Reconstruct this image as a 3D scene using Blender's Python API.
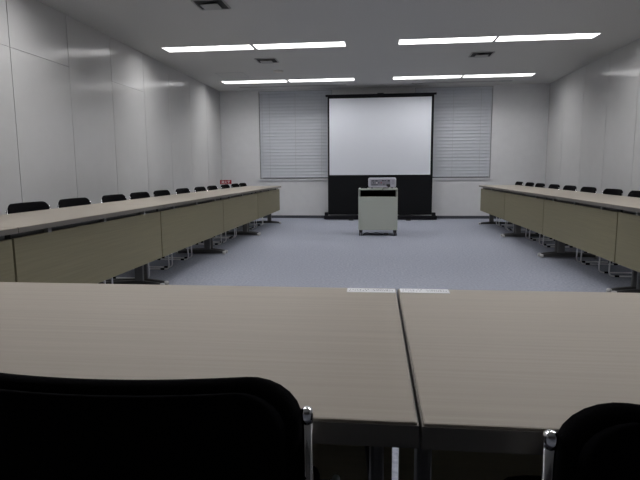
import bpy, bmesh, math, random
from mathutils import Vector, Matrix

random.seed(7)
for _o in list(bpy.data.objects):
    bpy.data.objects.remove(_o, do_unlink=True)
SC = bpy.context.scene
COL = SC.collection

# ------------------------------------------------------------------ camera
F_PX, PITCH, YAW, ROLL, CAM_H = 523.77, -0.1309, 0.1101, -0.0067, 0.9673
_fw = Vector((-math.sin(YAW), math.cos(YAW), 0))
_r = Vector((math.cos(YAW), math.sin(YAW), 0))
_up = Vector((0, 0, 1))
_f2 = _fw * math.cos(PITCH) + _up * math.sin(PITCH)
_u2 = _up * math.cos(PITCH) - _fw * math.sin(PITCH)
_r3 = _r * math.cos(ROLL) + _u2 * math.sin(ROLL)
_u3 = _u2 * math.cos(ROLL) - _r * math.sin(ROLL)
cam_d = bpy.data.cameras.new('camera')
cam_d.sensor_fit = 'HORIZONTAL'
cam_d.sensor_width = 36.0
cam_d.lens = F_PX / 640.0 * 36.0
cam_d.clip_start = 0.02
cam = bpy.data.objects.new('camera', cam_d)
COL.objects.link(cam)
_m = Matrix((_r3, _u3, -_f2)).transposed().to_4x4()
_m.translation = Vector((0, 0, CAM_H))
cam.matrix_world = _m
SC.camera = cam

# ------------------------------------------------------------------ world, exposure
world = bpy.data.worlds.new('night')
SC.world = world
world.use_nodes = True
world.node_tree.nodes['Background'].inputs[0].default_value = (0.010, 0.012, 0.018, 1)
world.node_tree.nodes['Background'].inputs[1].default_value = 1.0
SC.view_settings.view_transform = 'Standard'
SC.view_settings.look = 'None'
SC.view_settings.gamma = 1.0
SC.view_settings.use_curve_mapping = False
SC.view_settings.exposure = 0.0
SC.cycles.use_denoising = True
SC.cycles.max_bounces = 10
SC.cycles.diffuse_bounces = 6
SC.cycles.sample_clamp_indirect = 6.0
LAMP = 17.6          # radiance of the lit ceiling diffusers

# ------------------------------------------------------------------ materials
def new_mat(name):
    m = bpy.data.materials.new(name)
    m.use_nodes = True
    nt = m.node_tree
    return m, nt, nt.nodes['Principled BSDF']

def plain(name, col, rough=0.5, metal=0.0, spec=0.5, noise=0.0, nscale=60, bump=0.0, bscale=200):
    m, nt, b = new_mat(name)
    b.inputs['Base Color'].default_value = (*col, 1)
    b.inputs['Roughness'].default_value = rough
    b.inputs['Metallic'].default_value = metal
    b.inputs['Specular IOR Level'].default_value = spec
    if noise or bump:
        tc = nt.nodes.new('ShaderNodeTexCoord')
    if noise:
        n = nt.nodes.new('ShaderNodeTexNoise')
        n.inputs['Scale'].default_value = nscale
        n.inputs['Detail'].default_value = 4
        nt.links.new(tc.outputs['Object'], n.inputs['Vector'])
        r = nt.nodes.new('ShaderNodeValToRGB')
        r.color_ramp.elements[0].position = 0.3
        r.color_ramp.elements[1].position = 0.7
        r.color_ramp.elements[0].color = (*[c * (1 - noise) for c in col], 1)
        r.color_ramp.elements[1].color = (*[min(1, c * (1 + noise)) for c in col], 1)
        nt.links.new(n.outputs['Fac'], r.inputs['Fac'])
        nt.links.new(r.outputs['Color'], b.inputs['Base Color'])
    if bump:
        n2 = nt.nodes.new('ShaderNodeTexNoise')
        n2.inputs['Scale'].default_value = bscale
        n2.inputs['Detail'].default_value = 3
        nt.links.new(tc.outputs['Object'], n2.inputs['Vector'])
        bp = nt.nodes.new('ShaderNodeBump')
        bp.inputs['Strength'].default_value = bump
        bp.inputs['Distance'].default_value = 0.002
        nt.links.new(n2.outputs['Fac'], bp.inputs['Height'])
        nt.links.new(bp.outputs['Normal'], b.inputs['Normal'])
    return m

def wood(name, col, rough, contrast=0.10):
    m, nt, b = new_mat(name)
    tc = nt.nodes.new('ShaderNodeTexCoord')
    oi = nt.nodes.new('ShaderNodeObjectInfo')
    add = nt.nodes.new('ShaderNodeVectorMath'); add.operation = 'ADD'
    sc = nt.nodes.new('ShaderNodeVectorMath'); sc.operation = 'SCALE'
    sc.inputs[0].default_value = (3.0, 7.0, 5.0)
    nt.links.new(oi.outputs['Random'], sc.inputs['Scale'])
    nt.links.new(tc.outputs['Object'], add.inputs[0])
    nt.links.new(sc.outputs['Vector'], add.inputs[1])
    mp = nt.nodes.new('ShaderNodeMapping')
    mp.inputs['Scale'].default_value = (1.3, 75, 75)
    nt.links.new(add.outputs['Vector'], mp.inputs['Vector'])
    n = nt.nodes.new('ShaderNodeTexNoise')
    n.inputs['Scale'].default_value = 1.6
    n.inputs['Detail'].default_value = 5
    n.inputs['Roughness'].default_value = 0.6
    nt.links.new(mp.outputs['Vector'], n.inputs['Vector'])
    r = nt.nodes.new('ShaderNodeValToRGB')
    r.color_ramp.elements[0].position = 0.3
    r.color_ramp.elements[1].position = 0.72
    r.color_ramp.elements[0].color = (*[c * (1 - contrast) for c in col], 1)
    r.color_ramp.elements[1].color = (*[c * (1 + contrast) for c in col], 1)
    nt.links.new(n.outputs['Fac'], r.inputs['Fac'])
    nt.links.new(r.outputs['Color'], b.inputs['Base Color'])
    b.inputs['Roughness'].default_value = rough
    b.inputs['Specular IOR Level'].default_value = 0.35
    return m

M = {}
M['carpet'] = plain('carpet', (0.275, 0.292, 0.345), 0.95, spec=0.1, noise=0.20, nscale=48, bump=0.6, bscale=350)
M['paint'] = plain('back_wall_paint', (0.685, 0.69, 0.70), 0.75, spec=0.25, noise=0.02, nscale=8, bump=0.15, bscale=260)
M['steel'] = plain('painted_steel_panel', (0.52, 0.52, 0.515), 0.16, spec=0.5, noise=0.015, nscale=5, bump=0.012, bscale=500)
M['joint'] = plain('panel_joint', (0.16, 0.16, 0.155), 0.7)
M['ceiling'] = plain('ceiling_board', (0.545, 0.545, 0.53), 0.92, spec=0.1, noise=0.06, nscale=70, bump=0.4, bscale=180)
M['skirting'] = plain('skirting_vinyl', (0.055, 0.06, 0.075), 0.6)
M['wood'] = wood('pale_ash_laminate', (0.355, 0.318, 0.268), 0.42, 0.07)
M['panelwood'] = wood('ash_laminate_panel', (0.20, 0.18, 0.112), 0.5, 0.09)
M['edge'] = plain('table_edge_band', (0.13, 0.12, 0.105), 0.4)
M['underside'] = plain('table_underside', (0.10, 0.10, 0.10), 0.7)
M['darkmetal'] = plain('charcoal_metal', (0.045, 0.045, 0.045), 0.45, spec=0.5)
M['leggrey'] = plain('leg_grey_metal', (0.13, 0.13, 0.13), 0.38, metal=0.3)
M['bracket'] = plain('bracket_grey', (0.22, 0.22, 0.22), 0.5)
M['cap'] = plain('grey_plastic_cap', (0.42, 0.42, 0.42), 0.45)
M['chrome'] = plain('chrome', (0.85, 0.85, 0.87), 0.14, metal=1.0)
M['tube'] = plain('satin_silver_tube', (0.72, 0.72, 0.74), 0.32, metal=0.85)
M['fabric'] = plain('black_fabric', (0.005, 0.005, 0.006), 0.95, spec=0.06, bump=0.4, bscale=600)
M['plastic'] = plain('black_plastic', (0.004, 0.004, 0.005), 0.85, spec=0.04)
M['blind'] = plain('blind_slat_grey', (0.585, 0.61, 0.655), 0.6, spec=0.2)
M['sill'] = plain('sill_light_grey', (0.66, 0.67, 0.69), 0.5)
M["cord"] = plain("blind_cord", (0.42, 0.43, 0.45), 0.8)
M['alu'] = plain('aluminium', (0.40, 0.42, 0.44), 0.4, metal=0.6)
M['darkrail'] = plain('dark_rail', (0.05, 0.06, 0.075), 0.5)
M['screen'] = plain('screen_white', (0.72, 0.745, 0.80), 0.85, spec=0.1)
M['screenblack'] = plain('screen_black_cloth', (0.008, 0.0085, 0.010), 0.85, spec=0.15)
M['blackmetal'] = plain('black_metal', (0.008, 0.008, 0.011), 0.7, spec=0.2)
M['cream'] = plain('cart_cream_paint', (0.40, 0.425, 0.385), 0.5, spec=0.3)
M['recess'] = plain('cart_recess_black', (0.012, 0.012, 0.013), 0.7)
M['rubber'] = plain('rubber_black', (0.015, 0.015, 0.017), 0.7)
M['projector'] = plain('projector_silver_white', (0.43, 0.425, 0.49), 0.45)
M['port'] = plain('port_dark', (0.03, 0.03, 0.035), 0.5)
M['portgrey'] = plain('port_grey', (0.22, 0.22, 0.26), 0.5)
M['red'] = plain('sign_red', (0.33, 0.008, 0.018), 0.6, spec=0.2)
M['white'] = plain('white_print', (0.85, 0.80, 0.80), 0.5)
M['paper'] = plain('label_paper', (0.78, 0.79, 0.82), 0.5)
M['ink'] = plain('label_ink', (0.05, 0.05, 0.07), 0.7)
M['fixture'] = plain('fixture_white_metal', (0.5, 0.5, 0.5), 0.45)
M['ventgrey'] = plain('vent_grey', (0.34, 0.34, 0.335), 0.6)
M['ventdark'] = plain('vent_shadow_gap', (0.02, 0.02, 0.022), 0.8)
M['detector'] = plain('detector_beige', (0.60, 0.57, 0.52), 0.6)
M['rearwall'] = plain('rear_wall_finish', (0.12, 0.115, 0.11), 0.8, noise=0.03, nscale=6)  # unseen wall, toned dark to cut the light it bounces forward
M['slot'] = plain('slot_grey', (0.36, 0.365, 0.37), 0.6)

m, nt, b = new_mat('window_glass')
b.inputs['Base Color'].default_value = (0.9, 0.95, 1, 1)
b.inputs['Roughness'].default_value = 0.02
b.inputs['Transmission Weight'].default_value = 1.0
b.inputs['IOR'].default_value = 1.45
M['glass'] = m

m = bpy.data.materials.new('lamp_diffuser')
m.use_nodes = True
nt = m.node_tree
nt.nodes.clear()
out = nt.nodes.new('ShaderNodeOutputMaterial')
em = nt.nodes.new('ShaderNodeEmission')
em.inputs['Color'].default_value = (1.0, 0.985, 0.99, 1)
em.inputs['Strength'].default_value = LAMP
nt.links.new(em.outputs[0], out.inputs[0])
M['lamp'] = m

# ------------------------------------------------------------------ helpers
def add_box(bm, x0, x1, y0, y1, z0, z1):
    v = [bm.verts.new((x, y, z)) for z in (z0, z1) for y in (y0, y1) for x in (x0, x1)]
    for f in ((0, 2, 3, 1), (4, 5, 7, 6), (0, 1, 5, 4), (2, 6, 7, 3), (0, 4, 6, 2), (1, 3, 7, 5)):
        bm.faces.new([v[i] for i in f])
    return v

def box_bm(*a, bevel=0.0, seg=2):
    bm = bmesh.new()
    add_box(bm, *a)
    if bevel:
        bmesh.ops.bevel(bm, geom=list(bm.edges), offset=bevel, segments=seg, profile=0.5, affect='EDGES')
    return bm

def fillet(pts, rad, n=5):
    pts = [Vector(p) for p in pts]
    out = [pts[0]]
    for i in range(1, len(pts) - 1):
        a, b, c = pts[i - 1], pts[i], pts[i + 1]
        d1, d2 = (a - b), (c - b)
        r = min(rad, d1.length * 0.45, d2.length * 0.45)
        p1, p2 = b + d1.normalized() * r, b + d2.normalized() * r
        for k in range(n + 1):
            t = k / n
            out.append(p1 * (1 - t) ** 2 + b * 2 * t * (1 - t) + p2 * t * t)
    out.append(pts[-1])
    return out

def add_tube(bm, pts, r, seg=8):
    pts = [Vector(p) for p in pts]
    rings = []
    prev = None
    for i, p in enumerate(pts):
        d = (pts[min(i + 1, len(pts) - 1)] - pts[max(i - 1, 0)]).normalized()
        if prev is None:
            ref = Vector((1, 0, 0)) if abs(d.x) < 0.9 else Vector((0, 1, 0))
            n = d.cross(ref).normalized()
        else:
            n = (prev - d * prev.dot(d)).normalized()
        prev = n
        bn = d.cross(n)
        rings.append([bm.verts.new(p + (n * math.cos(2 * math.pi * k / seg) + bn * math.sin(2 * math.pi * k / seg)) * r) for k in range(seg)])
    for a, b in zip(rings, rings[1:]):
        for k in range(seg):
            bm.faces.new((a[k], a[(k + 1) % seg], b[(k + 1) % seg], b[k]))
    bm.faces.new(rings[0][::-1])
    bm.faces.new(rings[-1])

def add_lathe(bm, c, prof, seg=16, axis='z'):
    rings = []
    for r, h in prof:
        ring = []
        for k in range(seg):
            a = 2 * math.pi * k / seg
            p = (r * math.cos(a), r * math.sin(a), h)
            if axis == 'x':
                p = (p[2], p[0], p[1])
            elif axis == 'y':
                p = (p[0], p[2], p[1])
            ring.append(bm.verts.new((c[0] + p[0], c[1] + p[1], c[2] + p[2])))
        rings.append(ring)
    for a, b in zip(rings, rings[1:]):
        for k in range(seg):
            bm.faces.new((a[k], a[(k + 1) % seg], b[(k + 1) % seg], b[k]))
    bm.faces.new(rings[0][::-1])
    bm.faces.new(rings[-1])

def obj(name, bm, mat, parent=None, smooth=False):
    if isinstance(bm, bmesh.types.BMesh):
        bmesh.ops.recalc_face_normals(bm, faces=bm.faces)
        me = bpy.data.meshes.new(name)
        bm.to_mesh(me)
        bm.free()
        me.materials.append(M[mat])
        if smooth:
            for p in me.polygons:
                p.use_smooth = True
    else:
        me = bm
    o = bpy.data.objects.new(name, me)
    COL.objects.link(o)
    if parent is not None:
        o.parent = parent
    return o

def tag(o, label=None, cat=None, group=None, kind=None):
    if label: o['label'] = label
    if cat: o['category'] = cat
    if group: o['group'] = group
    if kind: o['kind'] = kind
    return o

def thing(name, label, cat, loc=(0, 0, 0), rz=0.0, group=None):
    o = bpy.data.objects.new(name, None)
    o.empty_display_size = 0.1
    COL.objects.link(o)
    o.location = loc
    o.rotation_euler = (0, 0, rz)
    return tag(o, label, cat, group)

def copy_tree(o, parent=None):
    c = o.copy()
    COL.objects.link(c)
    c.parent = parent
    for ch in list(o.children):
        copy_tree(ch, c)
    return c

def struct(name, bm, mat, label=None, parent=None):
    o = obj(name, bm, mat, parent)
    if parent is None:
        o['kind'] = 'structure'
        if label: o['label'] = label
    return o

# ------------------------------------------------------------------ room shell
XL, XR, YB, YR, HC = -3.242, 3.262, 10.77, -2.20, 2.60
struct('floor', box_bm(XL - 0.15, XR + 0.15, YR - 0.15, YB + 0.25, -0.10, 0.0), 'carpet', 'blue-grey short pile carpet covering the whole room floor')
LIGHT_Y = (9.72, 7.06, 4.40, 1.74)
LIGHT_X = ((-2.262, 'outer left'), (-1.030, 'inner left'), (0.850, 'inner right'), (2.072, 'outer right'))
LIGHT_L, LIGHT_W, LIGHT_D = 1.200, 0.270, 0.112
bm = bmesh.new()
def _breaks(cs, half, lo, hi):
    v = [lo]
    for c in sorted(cs):
        v += [c - half, c + half]
    return v + [hi]
_bx = _breaks([c for c, _ in LIGHT_X], LIGHT_L / 2, XL - 0.15, XR + 0.15)
_by = _breaks(LIGHT_Y, LIGHT_W / 2, YR - 0.15, YB + 0.25)
for j in range(len(_by) - 1):
    if j % 2 == 0:
        add_box(bm, _bx[0], _bx[-1], _by[j], _by[j + 1], HC, HC + 0.16)
    else:
        for i in range(0, len(_bx) - 1, 2):
            add_box(bm, _bx[i], _bx[i + 1], _by[j], _by[j + 1], HC, HC + 0.16)
struct('ceiling', bm, 'ceiling', 'grey textured ceiling board with recessed lights')

WIN = [(-2.435, -0.93), (0.72, 2.215)]
WZ0, WZ1 = 0.812, 2.582
bm = bmesh.new()
yb0, yb1 = YB, YB + 0.20
xs = [XL - 0.15, WIN[0][0], WIN[0][1], WIN[1][0], WIN[1][1], XR + 0.15]
for i in range(5):
    if i in (1, 3):
        add_box(bm, xs[i], xs[i + 1], yb0, yb1, 0, WZ0)
        add_box(bm, xs[i], xs[i + 1], yb0, yb1, WZ1, HC)
    else:
        add_box(bm, xs[i], xs[i + 1], yb0, yb1, 0, HC)
struct('wall_back', bm, 'paint', 'off-white painted far wall with two window openings')
struct('wall_rear', box_bm(XL - 0.15, XR + 0.15, YR - 0.15, YR, 0, HC), 'rearwall', 'dull grey wall behind the camera')

def side_wall(name, x, sgn, y_off, split, label):
    # backing slab behind, painted steel panels in front, recessed joints between them
    xb = x + sgn * 0.012
    w = struct(name, box_bm(min(xb, xb + sgn * 0.13), max(xb, xb + sgn * 0.13), YR, YB, 0, HC), 'joint', label)
    cache = {}
    g = 0.0040
    y1 = YB
    k = 0
    while y1 > YR + 0.02:
        y0 = YB - 0.9 * (k + 1) + y_off
        y0 = max(y0, YR)
        zs = [(0.0, HC)]
        if k in split:
            zs = [(0.0, 2.072), (2.072, HC)]
        for z0, z1 in zs:
            key = (round(y1 - y0, 3), z0, z1)
            if key not in cache:
                gz0 = 0.0012 if z0 > 0 else 0
                gz1 = 0.0012 if z1 < HC else 0
                b_ = box_bm(-0.011, 0.0, g, (y1 - y0) - g, z0 + gz0, z1 - gz1)
                o = obj('panel', b_, 'steel', w)
                cache[key] = o.data
            else:
                o = obj('panel', cache[key], None, w)
            o.location = (x, y0, 0)
            if sgn < 0:
                pass
            else:
                o.location = (x + 0.011, y0, 0)
        y1 = y0
        k += 1
    return w
side_wall('wall_left', XL, -1, 0.015, (4, 6, 7), 'white painted steel partition panels along the left side')
side_wall('wall_right', XR, 1, 0.05, (), 'white painted steel partition panels along the right side')

bb = struct('baseboard_back', box_bm(XL, XR, YB - 0.008, YB, 0, 0.055), 'skirting', 'dark vinyl skirting along the far wall')
struct('baseboard_left', box_bm(XL, XL + 0.008, YR, YB - 0.008, 0, 0.055), 'skirting', 'dark vinyl skirting along the left wall')
struct('baseboard_right', box_bm(XR - 0.008, XR, YR, YB - 0.008, 0, 0.055), 'skirting', 'dark vinyl skirting along the right wall')

# windows and venetian blinds
SIDE = ['left', 'right']
for i, (x0, x1) in enumerate(WIN):
    bm = bmesh.new()
    t = 0.035
    ya, yb = YB + 0.13, YB + 0.18
    add_box(bm, x0, x0 + t, ya, yb, WZ0, WZ1)
    add_box(bm, x1 - t, x1, ya, yb, WZ0, WZ1)
    add_box(bm, x0 + t, x1 - t, ya, yb, WZ0, WZ0 + t)
    add_box(bm, x0 + t, x1 - t, ya, yb, WZ1 - t, WZ1)
    w = struct('window_%d' % (i + 1), bm, 'alu', 'window in the far wall to the %s of the projection screen' % SIDE[i])
    obj('pane', box_bm(x0 + t, x1 - t, ya + 0.02, ya + 0.026, WZ0 + t, WZ1 - t), 'glass', w)
    obj('sill', box_bm(x0 - 0.025, x1 + 0.025, YB - 0.022, YB + 0.13, WZ0 - 0.034, WZ0, bevel=0.003), 'sill', w)
    # dark reveal trim
    bm = bmesh.new()
    add_box(bm, x0, x0 + 0.006, YB + 0.004, YB + 0.13, WZ0, WZ1)
    add_box(bm, x1 - 0.006, x1, YB + 0.004, YB + 0.13, WZ0, WZ1)
    add_box(bm, x0 + 0.006, x1 - 0.006, YB + 0.004, YB + 0.13, WZ1 - 0.006, WZ1)
    obj('reveal_trim', bm, 'slot', w)

    bl = thing('venetian_blind', 'closed grey venetian blind in the window %s of the screen' % SIDE[i], 'blind', ((x0 + x1) / 2, YB + 0.038, WZ0), 0, 'venetian blinds on the far wall')
    hw = (x1 - x0) / 2 - 0.012
    ht = WZ1 - WZ0
    obj('head_rail', box_bm(-hw, hw, -0.025, 0.025, ht - 0.045, ht - 0.007, bevel=0.003), 'blind', bl)
    obj('bottom_rail', box_bm(-hw + 0.05, hw - 0.02, -0.02, 0.02, 0.006, 0.026, bevel=0.004), 'darkrail', bl)
    pitch = 0.0665
    n = int((ht - 0.10) / pitch)
    sw = 0.078
    slat = None
    for k in range(n + 1):
        if slat is None:
            bm = bmesh.new()
            # curved slat, closed: tilted about 70 degrees, room side edge down
            pr = []
            for q in range(5):
                s = q / 4 - 0.5
                crown = 0.0055 * (1 - (2 * s) ** 2)
                a = math.radians(72)
                yy = -s * sw * math.cos(a) * -1
                zz = s * sw * math.sin(a)
                yy2 = yy - crown * math.sin(a)
                zz2 = zz + crown * math.cos(a)
                pr.append((yy2, zz2))
            th = 0.0012
            fr = [[bm.verts.new((x, y - th, z)) for (y, z) in pr] for x in (-hw, hw)]
            bk = [[bm.verts.new((x, y + th, z)) for (y, z) in pr] for x in (-hw, hw)]
            for q in range(4):
                bm.faces.new((fr[0][q], fr[1][q], fr[1][q + 1], fr[0][q + 1]))
                bm.faces.new((bk[0][q + 1], bk[1][q + 1], bk[1][q], bk[0][q]))
            for S in (0, 1):
                bm.faces.new(fr[S] + bk[S][::-1])
            bm.faces.new((fr[0][0], bk[0][0], bk[1][0], fr[1][0]))
            bm.faces.new((fr[0][-1], fr[1][-1], bk[1][-1], bk[0][-1]))
            o = obj('slat', bm, 'blind', bl)
            slat = o.data
        else:
            o = obj('slat', slat, None, bl)
        o.location = (0, 0, 0.060 + k * (ht - 0.130) / n)
    for cx in (-hw * 0.72, 0.0, hw * 0.72):
        obj('ladder_cord', box_bm(cx - 0.0025, cx + 0.0025, -0.030, -0.027, 0.03, ht - 0.05), 'cord', bl)
    obj('tilt_cord', box_bm(-hw + 0.055, -hw + 0.060, -0.034, -0.031, 0.30, ht - 0.05), 'cord', bl)

# ------------------------------------------------------------------ ceiling fittings
def ceiling_light(cx, cy, label):
    t = thing('ceiling_light', label, 'light', (cx, cy, HC), 0, 'recessed ceiling lights')
    L, W, D = LIGHT_L - 0.002, LIGHT_W - 0.002, LIGHT_D
    e = 0.004
    bm = bmesh.new()
    add_box(bm, -L / 2, L / 2, -W / 2, -W / 2 + e, -0.003, D)
    add_box(bm, -L / 2, L / 2, W / 2 - e, W / 2, -0.003, D)
    add_box(bm, -L / 2, -L / 2 + e, -W / 2 + e, W / 2 - e, -0.003, D)
    add_box(bm, L / 2 - e, L / 2, -W / 2 + e, W / 2 - e, -0.003, D)
    add_box(bm, -L / 2, L / 2, -W / 2, W / 2, D, D + 0.01)
    obj('housing', bm, 'fixture', t)
    obj('diffuser', box_bm(-L / 2 + e, L / 2 - e, -W / 2 + e, W / 2 - e, D - 0.012, D), 'lamp', t)
    return t
ROWN = {9.72: 'row nearest the far wall', 7.06: 'second row from the far wall', 4.40: 'third row from the far wall', 1.74: 'row above the front table'}
for cy in LIGHT_Y:
    for cx, nm in LIGHT_X:
        ceiling_light(cx, cy, 'long white ceiling light, %s of %s' % (nm, ROWN[cy]))

def vent(cx, cy, label):
    t = thing('ceiling_vent', label, 'vent', (cx, cy, HC), 0, 'square ceiling air diffusers')
    W = 0.15
    bm = bmesh.new()
    for s in (-1, 1):
        add_box(bm, -W, W, s * W - 0.010, s * W + 0.010, -0.008, 0)
        add_box(bm, s * W - 0.010, s * W + 0.010, -W + 0.010, W - 0.010, -0.008, 0)
    obj('frame', bm, 'ventgrey', t)
    obj('duct_shade', box_bm(-W + 0.01, W - 0.01, -W + 0.01, W - 0.01, -0.002, -0.0005), 'ventdark', t)  # flat sheet below the board, shade of the recess put into its colour
    obj('centre_plate', box_bm(-0.088, 0.088, -0.088, 0.088, -0.030, -0.022, bevel=0.003), 'ventgrey', t)
    obj('plate_stem', box_bm(-0.03, 0.03, -0.03, 0.03, -0.022, -0.002), 'ventdark', t)
vent(-1.64, 5.26, 'square grey air vent at the top edge of the photo')
vent(-1.65, 7.92, 'square air vent between the two left rows of ceiling lights')
vent(1.45, 7.94, 'square air vent between the two right rows of ceiling lights')
bm = bmesh.new()
add_lathe(bm, (0, 0, 0), [(0.085, 0.0), (0.085, -0.008), (0.06, -0.022), (0.02, -0.026)], 20)
d = obj('smoke_detector', bm, 'detector', smooth=True)
d.location = (-1.64, 8.76, HC)
tag(d, 'small round beige detector on the ceiling near the left vent', 'detector')

t = thing('ceiling_hatch', 'thin square outline of an access hatch in the ceiling, left side', 'hatch', (-2.48, 9.02, HC))
bm = bmesh.new()
for s in (-1, 1):
    add_box(bm, -0.235, 0.235, s * 0.23 - 0.005, s * 0.23 + 0.005, -0.003, 0)
    add_box(bm, s * 0.23 - 0.005, s * 0.23 + 0.005, -0.225, 0.225, -0.003, 0)
obj('hatch_frame', bm, 'slot', t)
obj('hatch_lid', box_bm(-0.225, 0.225, -0.225, 0.225, -0.0015, -0.0002), 'ceiling', t)

for x0, x1, s in ((-2.70, -0.62, 'left'), (0.62, 2.45, 'right')):
    t = thing('slot_diffuser', 'long narrow grey air slot in the ceiling above the %s window' % s, 'vent', ((x0 + x1) / 2, 10.30, HC), 0, 'ceiling air slots')
    h = (x1 - x0) / 2
    bm = bmesh.new()
    add_box(bm, -h, h, -0.055, -0.043, -0.006, 0)
    add_box(bm, -h, h, 0.043, 0.055, -0.006, 0)
    add_box(bm, -h, h, -0.006, 0.006, -0.006, 0)
    obj('slot_frame', bm, 'ventgrey', t)
    obj('slot_opening', box_bm(-h, h, -0.043, 0.043, -0.002, -0.0003), 'slot', t)

# ------------------------------------------------------------------ tables
TH, TL, TD = 0.70, 1.797, 0.65
def make_table():
    # local: x along the length, +y = the modesty panel side (aisle), -y = the sitting side
    t = thing('meeting_table', '', 'table')
    top = obj('tabletop', box_bm(-TL / 2 + 0.0015, TL / 2 - 0.0015, -TD / 2 + 0.0015, TD / 2 - 0.0015, TH - 0.030, TH, bevel=0.0025), 'wood', t)
    bm = bmesh.new()
    z0, z1 = TH - 0.029, TH - 0.0035
    add_box(bm, -TL / 2, TL / 2, -TD / 2, -TD / 2 + 0.003, z0, z1)
    add_box(bm, -TL / 2, TL / 2, TD / 2 - 0.003, TD / 2, z0, z1)
    add_box(bm, -TL / 2, -TL / 2 + 0.003, -TD / 2 + 0.003, TD / 2 - 0.003, z0, z1)
    add_box(bm, TL / 2 - 0.003, TL / 2, -TD / 2 + 0.003, TD / 2 - 0.003, z0, z1)
    obj('edge_band', bm, 'edge', top)
    obj('underframe', box_bm(-0.83, 0.83, -0.02, 0.16, TH - 0.055, TH - 0.0305), 'underside', t)
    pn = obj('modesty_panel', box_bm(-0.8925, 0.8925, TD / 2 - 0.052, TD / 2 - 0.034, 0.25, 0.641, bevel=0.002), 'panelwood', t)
    obj('gap_dark_strip', box_bm(-0.88, 0.88, TD / 2 - 0.095, TD / 2 - 0.062, 0.625, TH - 0.0305), 'darkmetal', t)  # added dark strip behind the gap, stands for the shade under the top
    for x in (-0.60, 0.0, 0.60):
        obj('hinge_bracket', box_bm(x - 0.014, x + 0.014, TD / 2 - 0.060, TD / 2 - 0.0335, 0.640, TH - 0.0305), 'bracket', pn)
    for s in (-1, 1):
        lx = s * 0.856
        bm = box_bm(lx - 0.0135, lx + 0.0135, 0.060, 0.136, 0.045, TH - 0.055, bevel=0.008, seg=2)
        lg = obj('leg', bm, 'leggrey', t)
        # foot: tapers towards both ends
        bm = bmesh.new()
        sec = [(-0.265, 0.036, 0.019), (-0.20, 0.044, 0.020), (0.02, 0.056, 0.021), (0.125, 0.056, 0.021), (0.24, 0.044, 0.020), (0.285, 0.036, 0.019)]
        rings = []
        for y, h, hw_ in sec:
            rings.append([bm.verts.new((lx + a, y, b)) for a, b in ((-hw_, 0.012), (hw_, 0.012), (hw_, h * 0.75), (hw_ * 0.6, h), (-hw_ * 0.6, h), (-hw_, h * 0.75))])
        for A, B in zip(rings, rings[1:]):
            for k in range(6):
                bm.faces.new((A[k], A[(k + 1) % 6], B[(k + 1) % 6], B[k]))
        bm.faces.new(rings[0]); bm.faces.new(rings[-1][::-1])
        obj('foot', bm, 'darkmetal', lg)
        for yy in (-0.275, 0.295):
            bm = bmesh.new()
            add_lathe(bm, (lx, yy, 0.0), [(0.019, 0.0), (0.023, 0.006), (0.023, 0.026), (0.018, 0.035), (0.007, 0.038)], 12)
            obj('foot_cap', bm, 'cap', lg, smooth=True)
        # fold hinge under the top
        bm = bmesh.new()
        add_box(bm, lx - s * 0.0135 - 0.003, lx - s * 0.0135 + 0.003, -0.03, 0.17, TH - 0.11, TH - 0.0305)
        obj('fold_bracket', bm, 'darkmetal', lg)
        bm = bmesh.new()
        add_tube(bm, [(lx, 0.10, 0.30), (lx - s * 0.02, 0.26, 0.36)], 0.008, 8)
        obj('panel_stay', bm, 'darkmetal', lg)
    # cross tube between the legs
    bm = bmesh.new()
    add_box(bm, -0.842, 0.842, 0.055, 0.095, 0.575, 0.605)
    obj('cross_rail', bm, 'darkmetal', t)
    return t

tables = []
proto_t = make_table()
def place_table(x, y, rz, label, group):
    t = proto_t if not tables else copy_tree(proto_t)
    t.location = (x, y, 0)
    t.rotation_euler = (0, 0, rz)
    tag(t, label, 'table', group)
    tables.append(t)
    return t
XTL, XTR, YE = -1.776, 1.787, 9.612
ORD = ['farthest', 'second farthest', 'middle', 'second nearest', 'nearest']
ORD4 = ['farthest', 'second farthest', 'third farthest']
for i in range(5):
    y = YE - 0.9 - 1.8 * i
    place_table(XTL - TD / 2, y, -math.pi / 2, 'pale wood meeting table, %s of the left row' % ORD[i], 'left row of meeting tables')
for i in range(4):
    y = YE - 0.9 - 1.8 * i
    place_table(XTR + TD / 2, y, math.pi / 2, 'pale wood meeting table, %s of the right row' % (['farthest', 'second farthest', 'second nearest', 'nearest'][i]), 'right row of meeting tables')
FY = 1.186 - TD / 2
place_table(0.046 - 0.9, FY - 0.003, 0.004, 'pale wood table in the foreground, left of the seam', 'front row of meeting tables')
place_table(0.046 + 0.9, FY + 0.003, 0.004, 'pale wood table in the foreground, right of the seam', 'front row of meeting tables')

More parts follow.
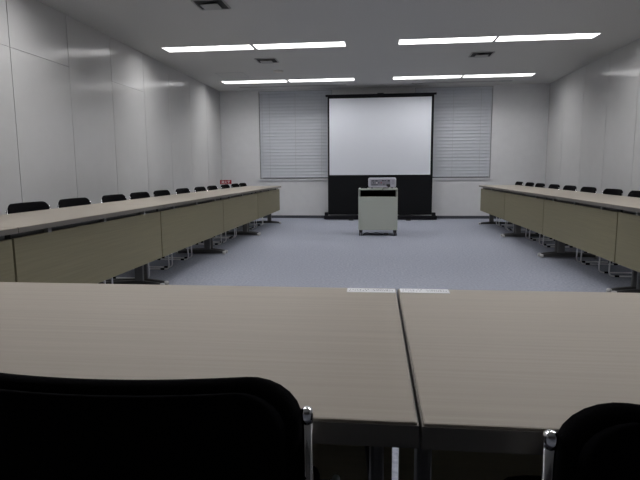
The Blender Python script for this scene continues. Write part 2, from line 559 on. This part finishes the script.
# ------------------------------------------------------------------ chairs
def pad_mesh(W, z0, z1, th, rt, rb, yfun, nx=24, nz=24, lean=0.14):
    bm = bmesh.new()
    zs = [z0 + (z1 - z0) * (0.5 - 0.5 * math.cos(math.pi * j / nz)) for j in range(nz + 1)]
    sides = []
    for sgn in (-1, 1):
        grid = []
        for j, z in enumerate(zs):
            w = W / 2
            if z > z1 - rt:
                w -= rt - math.sqrt(max(0, rt * rt - (z - (z1 - rt)) ** 2))
            if z < z0 + rb:
                w -= rb - math.sqrt(max(0, rb * rb - ((z0 + rb) - z) ** 2))
            tt = 2 * (z - z0) / (z1 - z0) - 1
            row = []
            for i in range(nx + 1):
                s = -math.cos(math.pi * i / nx)
                s = 0.5 * s + 0.5 * (2 * i / nx - 1)
                e = math.sqrt(max(0, 1 - abs(s) ** 10)) * math.sqrt(max(0, 1 - abs(tt) ** 12))
                x = s * w
                row.append(bm.verts.new((x, yfun(x, z) + sgn * th / 2 * e, z + 0.001 * (1 - (2 * x / W) ** 2) * (z - z0) / (z1 - z0))))
            grid.append(row)
        for j in range(nz):
            for i in range(nx):
                f = (grid[j][i], grid[j][i + 1], grid[j + 1][i + 1], grid[j + 1][i])
                bm.faces.new(f if sgn < 0 else f[::-1])
    bmesh.ops.remove_doubles(bm, verts=bm.verts, dist=1e-5)
    return bm

ROD = 0.0057
CW = 0.228
def make_chair():
    # local: faces +y, top of the back posts at y = 0
    t = thing('stacking_chair', '', 'chair')
    def yb(x, z):
        return (0.735 - z) * 0.06 - 0.036 * (1 - (x / 0.21) ** 2)
    obj('backrest', pad_mesh(0.446, 0.455, 0.7572, 0.025, 0.056, 0.05, lambda x, z: yb(x, z)), 'fabric', t, True)
    sh = obj('back_shell', pad_mesh(0.414, 0.462, 0.746, 0.012, 0.050, 0.045, lambda x, z: yb(x, z) - 0.013), 'plastic', t, True)
    # seat
    bm = bmesh.new()
    nx, ny = 14, 14
    for sgn in (-1, 1):
        g = []
        for j in range(ny + 1):
            v = 2 * j / ny - 1
            row = []
            for i in range(nx + 1):
                u = 2 * i / nx - 1
                # squircle plan
                px = u * math.sqrt(1 - 0.28 * v ** 6 * 1.0) * 0.205
                py = v * math.sqrt(1 - 0.22 * u ** 6) * 0.200 + 0.222
                e = math.sqrt(max(0, 1 - abs(u) ** 8)) * math.sqrt(max(0, 1 - abs(v) ** 8))
                dip = -0.012 * (1 - u * u) * (1 - v * v) - 0.018 * max(0, v) ** 3
                row.append(bm.verts.new((px, py, 0.437 + dip + sgn * 0.020 * e)))
            g.append(row)
        for j in range(ny):
            for i in range(nx):
                f = (g[j][i], g[j][i + 1], g[j + 1][i + 1], g[j + 1][i])
                bm.faces.new(f if sgn > 0 else f[::-1])
    bmesh.ops.remove_doubles(bm, verts=bm.verts, dist=1e-5)
    obj('seat', bm, 'fabric', t, True)
    for s in (-1, 1):
        x = s * CW
        R2 = 0.0070
        pts = [(x, 0.020, 0.44), (x, 0.010, R2), (x, 0.415, R2), (x, 0.398, 0.410), (x, 0.020, 0.410)]
        bm = bmesh.new()
        add_tube(bm, fillet(pts, 0.045, 6), R2, 10)
        fr = obj('side_frame', bm, 'tube', t, True)
        bm = bmesh.new()
        add_tube(bm, [(x, 0.0, 0.711), (x, 0.020, 0.42)], ROD, 12)
        po = obj('back_post', bm, 'chrome', t, True)
        bm = bmesh.new()
        prof = [(0.0064, -0.010), (0.0068, -0.004), (0.0072, 0.001)] + [(0.0072 * math.cos(a), 0.001 + 0.0062 * math.sin(a)) for a in (0.3, 0.6, 0.9, 1.2, 1.45)]
        add_lathe(bm, (x, 0.0, 0.714), prof, 16)
        obj('post_cap', bm, 'chrome', po, True)
        for yy in (0.075, 0.345):
            obj('floor_glide', box_bm(x - 0.010, x + 0.010, yy - 0.02, yy + 0.02, 0.0, 0.016, bevel=0.003), 'plastic', fr)
        for zz in (0.64, 0.52):
            bm = bmesh.new()
            add_tube(bm, [(x, (0.711 - zz) * 0.069, zz), (s * 0.190, yb(0.19, zz) - 0.004, zz)], 0.005, 8)
            obj('back_mount', bm, 'plastic', sh)
    for y, z in ((0.07, 0.412), (0.36, 0.408)):
        bm = bmesh.new()
        add_tube(bm, [(-CW, y, z), (CW, y, z)], ROD * 0.9, 8)
        obj('cross_rod', bm, 'chrome', t, True)
    return t

chairs = []
proto_c = make_chair()
def place_chair(x, y, rz, label, group):
    c = proto_c if not chairs else copy_tree(proto_c)
    c.location = (x, y, 0)
    c.rotation_euler = (0, 0, rz)
    tag(c, label, 'chair', group)
    chairs.append(c)
    return c

NUM = ['nearest', 'second nearest', 'third nearest', 'fourth nearest', 'fifth nearest', 'sixth nearest', 'seventh nearest', 'eighth nearest', 'ninth nearest', 'tenth nearest', 'eleventh nearest']
LY = [3.498, 4.062, 4.721, 5.288, 5.858, 6.518, 7.169, 7.734, 8.392, 9.00, 9.49]
for i, y in enumerate(LY):
    lab = 'black chair tucked behind the left table row, %s to the camera' % NUM[i]
    if i == len(LY) - 1:
        lab = 'black chair at the far end of the left table row'
    place_chair(-2.475 + random.uniform(-0.012, 0.008), y, -math.pi / 2 + random.uniform(-0.012, 0.012), lab, 'chairs behind the left tables')
RY = [4.68, 5.31, 5.90, 6.55, 7.19, 7.80, 8.43, 9.03, 9.66]
for i, y in enumerate(RY):
    lab = 'black chair tucked behind the right table row, %s to the camera' % NUM[i]
    if i == 0:
        lab = 'chair by the right edge, only its chrome legs show below the table'
    if i == len(RY) - 1:
        lab = 'black chair at the far end of the right table row'
    place_chair(2.485 + random.uniform(-0.008, 0.012), y, math.pi / 2 + random.uniform(-0.012, 0.012), lab, 'chairs behind the right tables')
place_chair(-0.3005, 0.520, 0.0, 'large black chair back at the bottom left foreground with chrome post', 'chairs at the front tables')
place_chair(0.394, 0.492, 0.0, 'black chair back cut off at the bottom right corner', 'chairs at the front tables')

# ------------------------------------------------------------------ projection screen
SY = 10.45
t = thing('projection_screen', 'white floor-standing pull-up projection screen with black border before the far wall', 'screen', (0.037, SY, 0))
z_w0, z_w1 = 0.885, 2.365
obj('screen_surface', box_bm(-0.992, 0.975, -0.004, -0.002, z_w0, z_w1), 'screen', t)
obj('black_cloth', box_bm(-1.024, 1.020, -0.002, 0.004, 0.10, z_w1 + 0.045), 'screenblack', t)
tb = obj('top_bar', box_bm(-1.065, 1.065, -0.02, 0.02, z_w1 + 0.035, z_w1 + 0.072, bevel=0.006), 'blackmetal', t)
obj('carry_handle', box_bm(-0.06, 0.06, -0.012, 0.012, z_w1 + 0.072, z_w1 + 0.086, bevel=0.004), 'blackmetal', tb)
cs = obj('base_case', box_bm(-1.100, 1.115, -0.075, 0.075, 0.012, 0.085, bevel=0.010), 'blackmetal', t)
for s in (-1, 1):
    obj('end_block', box_bm(s * 1.055 - 0.035, s * 1.055 + 0.035, -0.055, 0.055, 0.085, 0.145, bevel=0.006), 'blackmetal', cs)
for s in (-0.56, 0.56):
    obj('stabiliser_foot', box_bm(s - 0.045, s + 0.045, -0.16, 0.16, 0.0, 0.016, bevel=0.004), 'rubber', cs)
obj('scissor_mast', box_bm(-0.02, 0.02, 0.012, 0.035, 0.08, z_w1 + 0.04), 'blackmetal', t)

# ------------------------------------------------------------------ projector cart
t = thing('projector_cart', 'cream metal cart on black casters in front of the screen', 'cart', (0.004, 7.80, 0))
W2, D = 0.289, 0.46
obj('top_panel', box_bm(-W2, W2, 0.0, D, 0.682, 0.706, bevel=0.004), 'cream', t)
for s in (-1, 1):
    obj('side_panel', box_bm(s * (W2 - 0.010) - 0.010, s * (W2 - 0.010) + 0.010, 0.0, D, 0.090, 0.682, bevel=0.003), 'cream', t)
obj('front_panel', box_bm(-W2 + 0.020, W2 - 0.020, 0.010, 0.028, 0.105, 0.585, bevel=0.003), 'cream', t)
obj('rear_panel', box_bm(-W2 + 0.020, W2 - 0.020, D - 0.022, D - 0.006, 0.105, 0.682), 'recess', t)
obj('inner_shelf', box_bm(-W2 + 0.020, W2 - 0.020, 0.028, D - 0.022, 0.560, 0.575), 'recess', t)
obj('bottom_shelf', box_bm(-W2 + 0.020, W2 - 0.020, 0.0, D, 0.090, 0.105), 'cream', t)
for sx in (-1, 1):
    for y in (0.035, D - 0.035):
        bm = bmesh.new()
        x = sx * (W2 - 0.030)
        add_box(bm, x - 0.018, x + 0.018, y - 0.018, y + 0.018, 0.052, 0.090)
        ca = obj('caster', bm, 'rubber', t)
        for q in (-1, 1):
            bm = bmesh.new()
            add_lathe(bm, (x + q * 0.012 - 0.008, y, 0.027), [(0.020, 0.0), (0.027, 0.004), (0.027, 0.013), (0.020, 0.016)], 16, 'x')
            obj('wheel', bm, 'rubber', ca)
# cable under the cart with its plug
bm = bmesh.new()
pts = [(-0.22, 0.02, 0.010), (-0.17, 0.03, 0.055), (-0.10, 0.02, 0.030), (-0.02, 0.05, 0.052), (0.05, 0.02, 0.028), (0.12, 0.03, 0.030), (0.06, 0.10, 0.006), (-0.08, 0.14, 0.006), (-0.20, 0.20, 0.006)]
pts = [(x + 0.004, y + 7.80, z) for x, y, z in pts]
add_tube(bm, fillet(pts, 0.04, 4), 0.005, 6)
t = thing('power_cable', 'dark cable with a plug lying on the carpet under the cart', 'cable')
obj('cable', bm, 'rubber', t, True)
obj('plug', box_bm(0.095, 0.165, 7.81, 7.84, 0.016, 0.044, bevel=0.005), 'rubber', t)

# projector, its rear with the sockets turned to the camera
t = thing('projector', 'silver-white projector on the cart, socket panel turned to the camera', 'projector', (0.064, 7.86, 0.706))
bm = bmesh.new()
sec = [(0.0, 0.195, 0.016, 0.150), (0.03, 0.207, 0.014, 0.158), (0.24, 0.205, 0.014, 0.150), (0.30, 0.185, 0.018, 0.130)]
rings = []
for y, hw_, za, zb in sec:
    ring = []
    rr = 0.022
    for (cx, cz, a0) in ((hw_ - rr, za + rr, -90), (hw_ - rr, zb - rr, 0), (-hw_ + rr, zb - rr, 90), (-hw_ + rr, za + rr, 180)):
        for k in range(4):
            a = math.radians(a0 + 30 * k)
            ring.append(bm.verts.new((cx + rr * math.cos(a), y, cz + rr * math.sin(a))))
    rings.append(ring)
for A, B in zip(rings, rings[1:]):
    for k in range(16):
        bm.faces.new((A[k], A[(k + 1) % 16], B[(k + 1) % 16], B[k]))
bm.faces.new(rings[0]); bm.faces.new(rings[-1][::-1])
bd = obj('body', bm, 'projector', t)
for sx in (-1, 1):
    for y in (0.05, 0.24):
        bm = bmesh.new()
        add_lathe(bm, (sx * 0.15, y, 0.0), [(0.014, 0.0), (0.014, 0.010), (0.008, 0.018)], 12)
        obj('rubber_foot', bm, 'rubber', bd)
pt = obj('socket_panel', box_bm(-0.170, 0.120, -0.003, 0.001, 0.040, 0.128, bevel=0.001), 'portgrey', t)
def port(x, z, w, h, mat='port'):
    obj('socket', box_bm(x - w / 2, x + w / 2, -0.006, -0.0028, z - h / 2, z + h / 2), mat, pt)
for x, z, w, h, mm in ((-0.135, 0.112, 0.035, 0.013, 'port'), (-0.085, 0.112, 0.035, 0.013, 'port'), (-0.125, 0.082, 0.014, 0.014, 'port'), (-0.08, 0.082, 0.014, 0.014, 'white'),
                       (-0.05, 0.082, 0.014, 0.014, 'port'), (0.01, 0.116, 0.030, 0.014, 'port'), (0.045, 0.116, 0.022, 0.012, 'port'), (0.095, 0.112, 0.03, 0.02, 'port'),
                       (-0.015, 0.082, 0.014, 0.014, 'red'), (0.025, 0.062, 0.014, 0.014, 'port'), (-0.11, 0.053, 0.09, 0.008, 'port')):
    port(x, z, w, h, mm)
inl = obj('power_inlet', box_bm(0.062, 0.112, -0.012, 0.0, 0.036, 0.062, bevel=0.002), 'port', t)
for k in range(5):
    obj('vent_slat', box_bm(0.135, 0.180, -0.003, 0.001, 0.060 + 0.014 * k, 0.066 + 0.014 * k), 'portgrey', t)
bm = bmesh.new()
add_lathe(bm, (-0.09, 0.296, 0.085), [(0.045, 0.0), (0.045, 0.02), (0.036, 0.024), (0.030, 0.012)], 24, 'y')
obj('lens', bm, 'port', t, True)

t = thing('projector_lead', 'black lead hanging from the projector over the cart top edge', 'cable')
bm = bmesh.new()
add_tube(bm, fillet([(0.160, 7.846, 0.752), (0.160, 7.815, 0.740), (0.155, 7.808, 0.712), (0.120, 7.805, 0.7125), (0.078, 7.803, 0.7125), (0.074, 7.791, 0.700), (0.074, 7.790, 0.63)], 0.012, 4), 0.0045, 6)
obj('lead_cord', bm, 'rubber', t, True)
obj('lead_plug', box_bm(0.138, 0.182, 7.824, 7.850, 0.728, 0.766, bevel=0.004), 'rubber', t)

bm = box_bm(-0.05, 0.05, -0.022, 0.022, 0.0, 0.018, bevel=0.006)
r = obj('remote_control', bm, 'plastic')
r.location = (-0.205, 7.86, 0.706)
r.rotation_euler = (0, 0, 0.25)
tag(r, 'small black remote control lying on the cart beside the projector', 'remote')
for k in range(4):
    obj('button', box_bm(-0.036 + 0.018 * k, -0.026 + 0.018 * k, -0.005, 0.005, 0.018, 0.0195), 'portgrey', r)

# ------------------------------------------------------------------ sign and labels
t = thing('fire_extinguisher_sign', 'small red sign with white characters low in the far left corner', 'sign', (-3.075, 10.45, 0.757))
obj('sign_plate', box_bm(-0.118, 0.118, -0.006, 0.0, -0.042, 0.042, bevel=0.0015), 'red', t)
bm = bmesh.new()
add_tube(bm, [(0, 0.006, -0.74), (0, 0.006, 0.03)], 0.007, 8)
obj('post', bm, 'darkmetal', t)
bm = bmesh.new()
add_lathe(bm, (0, 0.006, -0.757), [(0.10, 0.0), (0.10, 0.008), (0.02, 0.018)], 20)
obj('base', bm, 'darkmetal', t)
cu = bpy.data.curves.new('lettering', 'FONT')
cu.body = '\u6d88\u706b\u5668'
cu.size = 0.076
cu.align_x = 'CENTER'
cu.align_y = 'CENTER'
cu.extrude = 0.0004
cu.offset = 0.0012
tmp = bpy.data.objects.new('tmp_text', cu)
COL.objects.link(tmp)
bpy.context.view_layer.update()
dg = bpy.context.evaluated_depsgraph_get()
me = bpy.data.meshes.new_from_object(tmp.evaluated_get(dg))
bpy.data.objects.remove(tmp, do_unlink=True)
me.name = 'lettering'
me.materials.clear()
me.materials.append(M['white'])
xsv = [v.co.x for v in me.vertices]; ysv = [v.co.y for v in me.vertices]
print('LETTERING', len(me.vertices), min(xsv), max(xsv), min(ysv), max(ysv))
o = bpy.data.objects.new('lettering', me)
COL.objects.link(o)
o.parent = t
cxm, cym = (min(xsv) + max(xsv)) / 2, (min(ysv) + max(ysv)) / 2
k = 0.190 / (max(xsv) - min(xsv))
for v in me.vertices:
    v.co.x = (v.co.x - cxm) * k
    v.co.y = (v.co.y - cym) * k
o.rotation_euler = (math.pi / 2, 0, 0)
o.location = (0, -0.0066, 0)

def table_label(x0, x1, y0, y1, label):
    t = thing('table_label', label, 'label', ((x0 + x1) / 2, (y0 + y1) / 2, TH), 0.004, 'paper strips on the front tables')
    hx, hy = (x1 - x0) / 2, (y1 - y0) / 2
    obj('paper_strip', box_bm(-hx, hx, -hy, hy, 0.0, 0.0007), 'paper', t)
    bm = bmesh.new()
    rnd = random.Random(3)
    # rows of tiny illegible marks in two columns
    for (a, b, ry, hh, gap) in ((-hx + 0.006, -0.022, 0.006, 0.0016, 0.004), (-0.014, -0.004, 0.010, 0.0022, 0.003), (-0.030, -0.010, -0.003, 0.0016, 0.003), (0.006, hx - 0.006, -0.001, 0.0018, 0.0016), (0.004, hx - 0.012, 0.008, 0.0011, 0.0025), (-hx + 0.005, -hx + 0.022, -0.005, 0.0026, 0.009)):
        x = a
        while x < b:
            w = rnd.uniform(0.0012, 0.0040)
            add_box(bm, x, min(x + w, b + 0.001), ry - hh, ry + hh * rnd.uniform(0.2, 1.0), 0.0007, 0.0009)
            x += w + gap * rnd.uniform(0.6, 1.6)
    p = obj('print', bm, 'ink', t)
    p['kind'] = 'stuff'
table_label(-0.067, 0.0405, 1.139, 1.1775, 'white printed paper strip at the far table edge, left of the seam')
table_label(0.0515, 0.159, 1.143, 1.182, 'white printed paper strip at the far table edge, right of the seam')
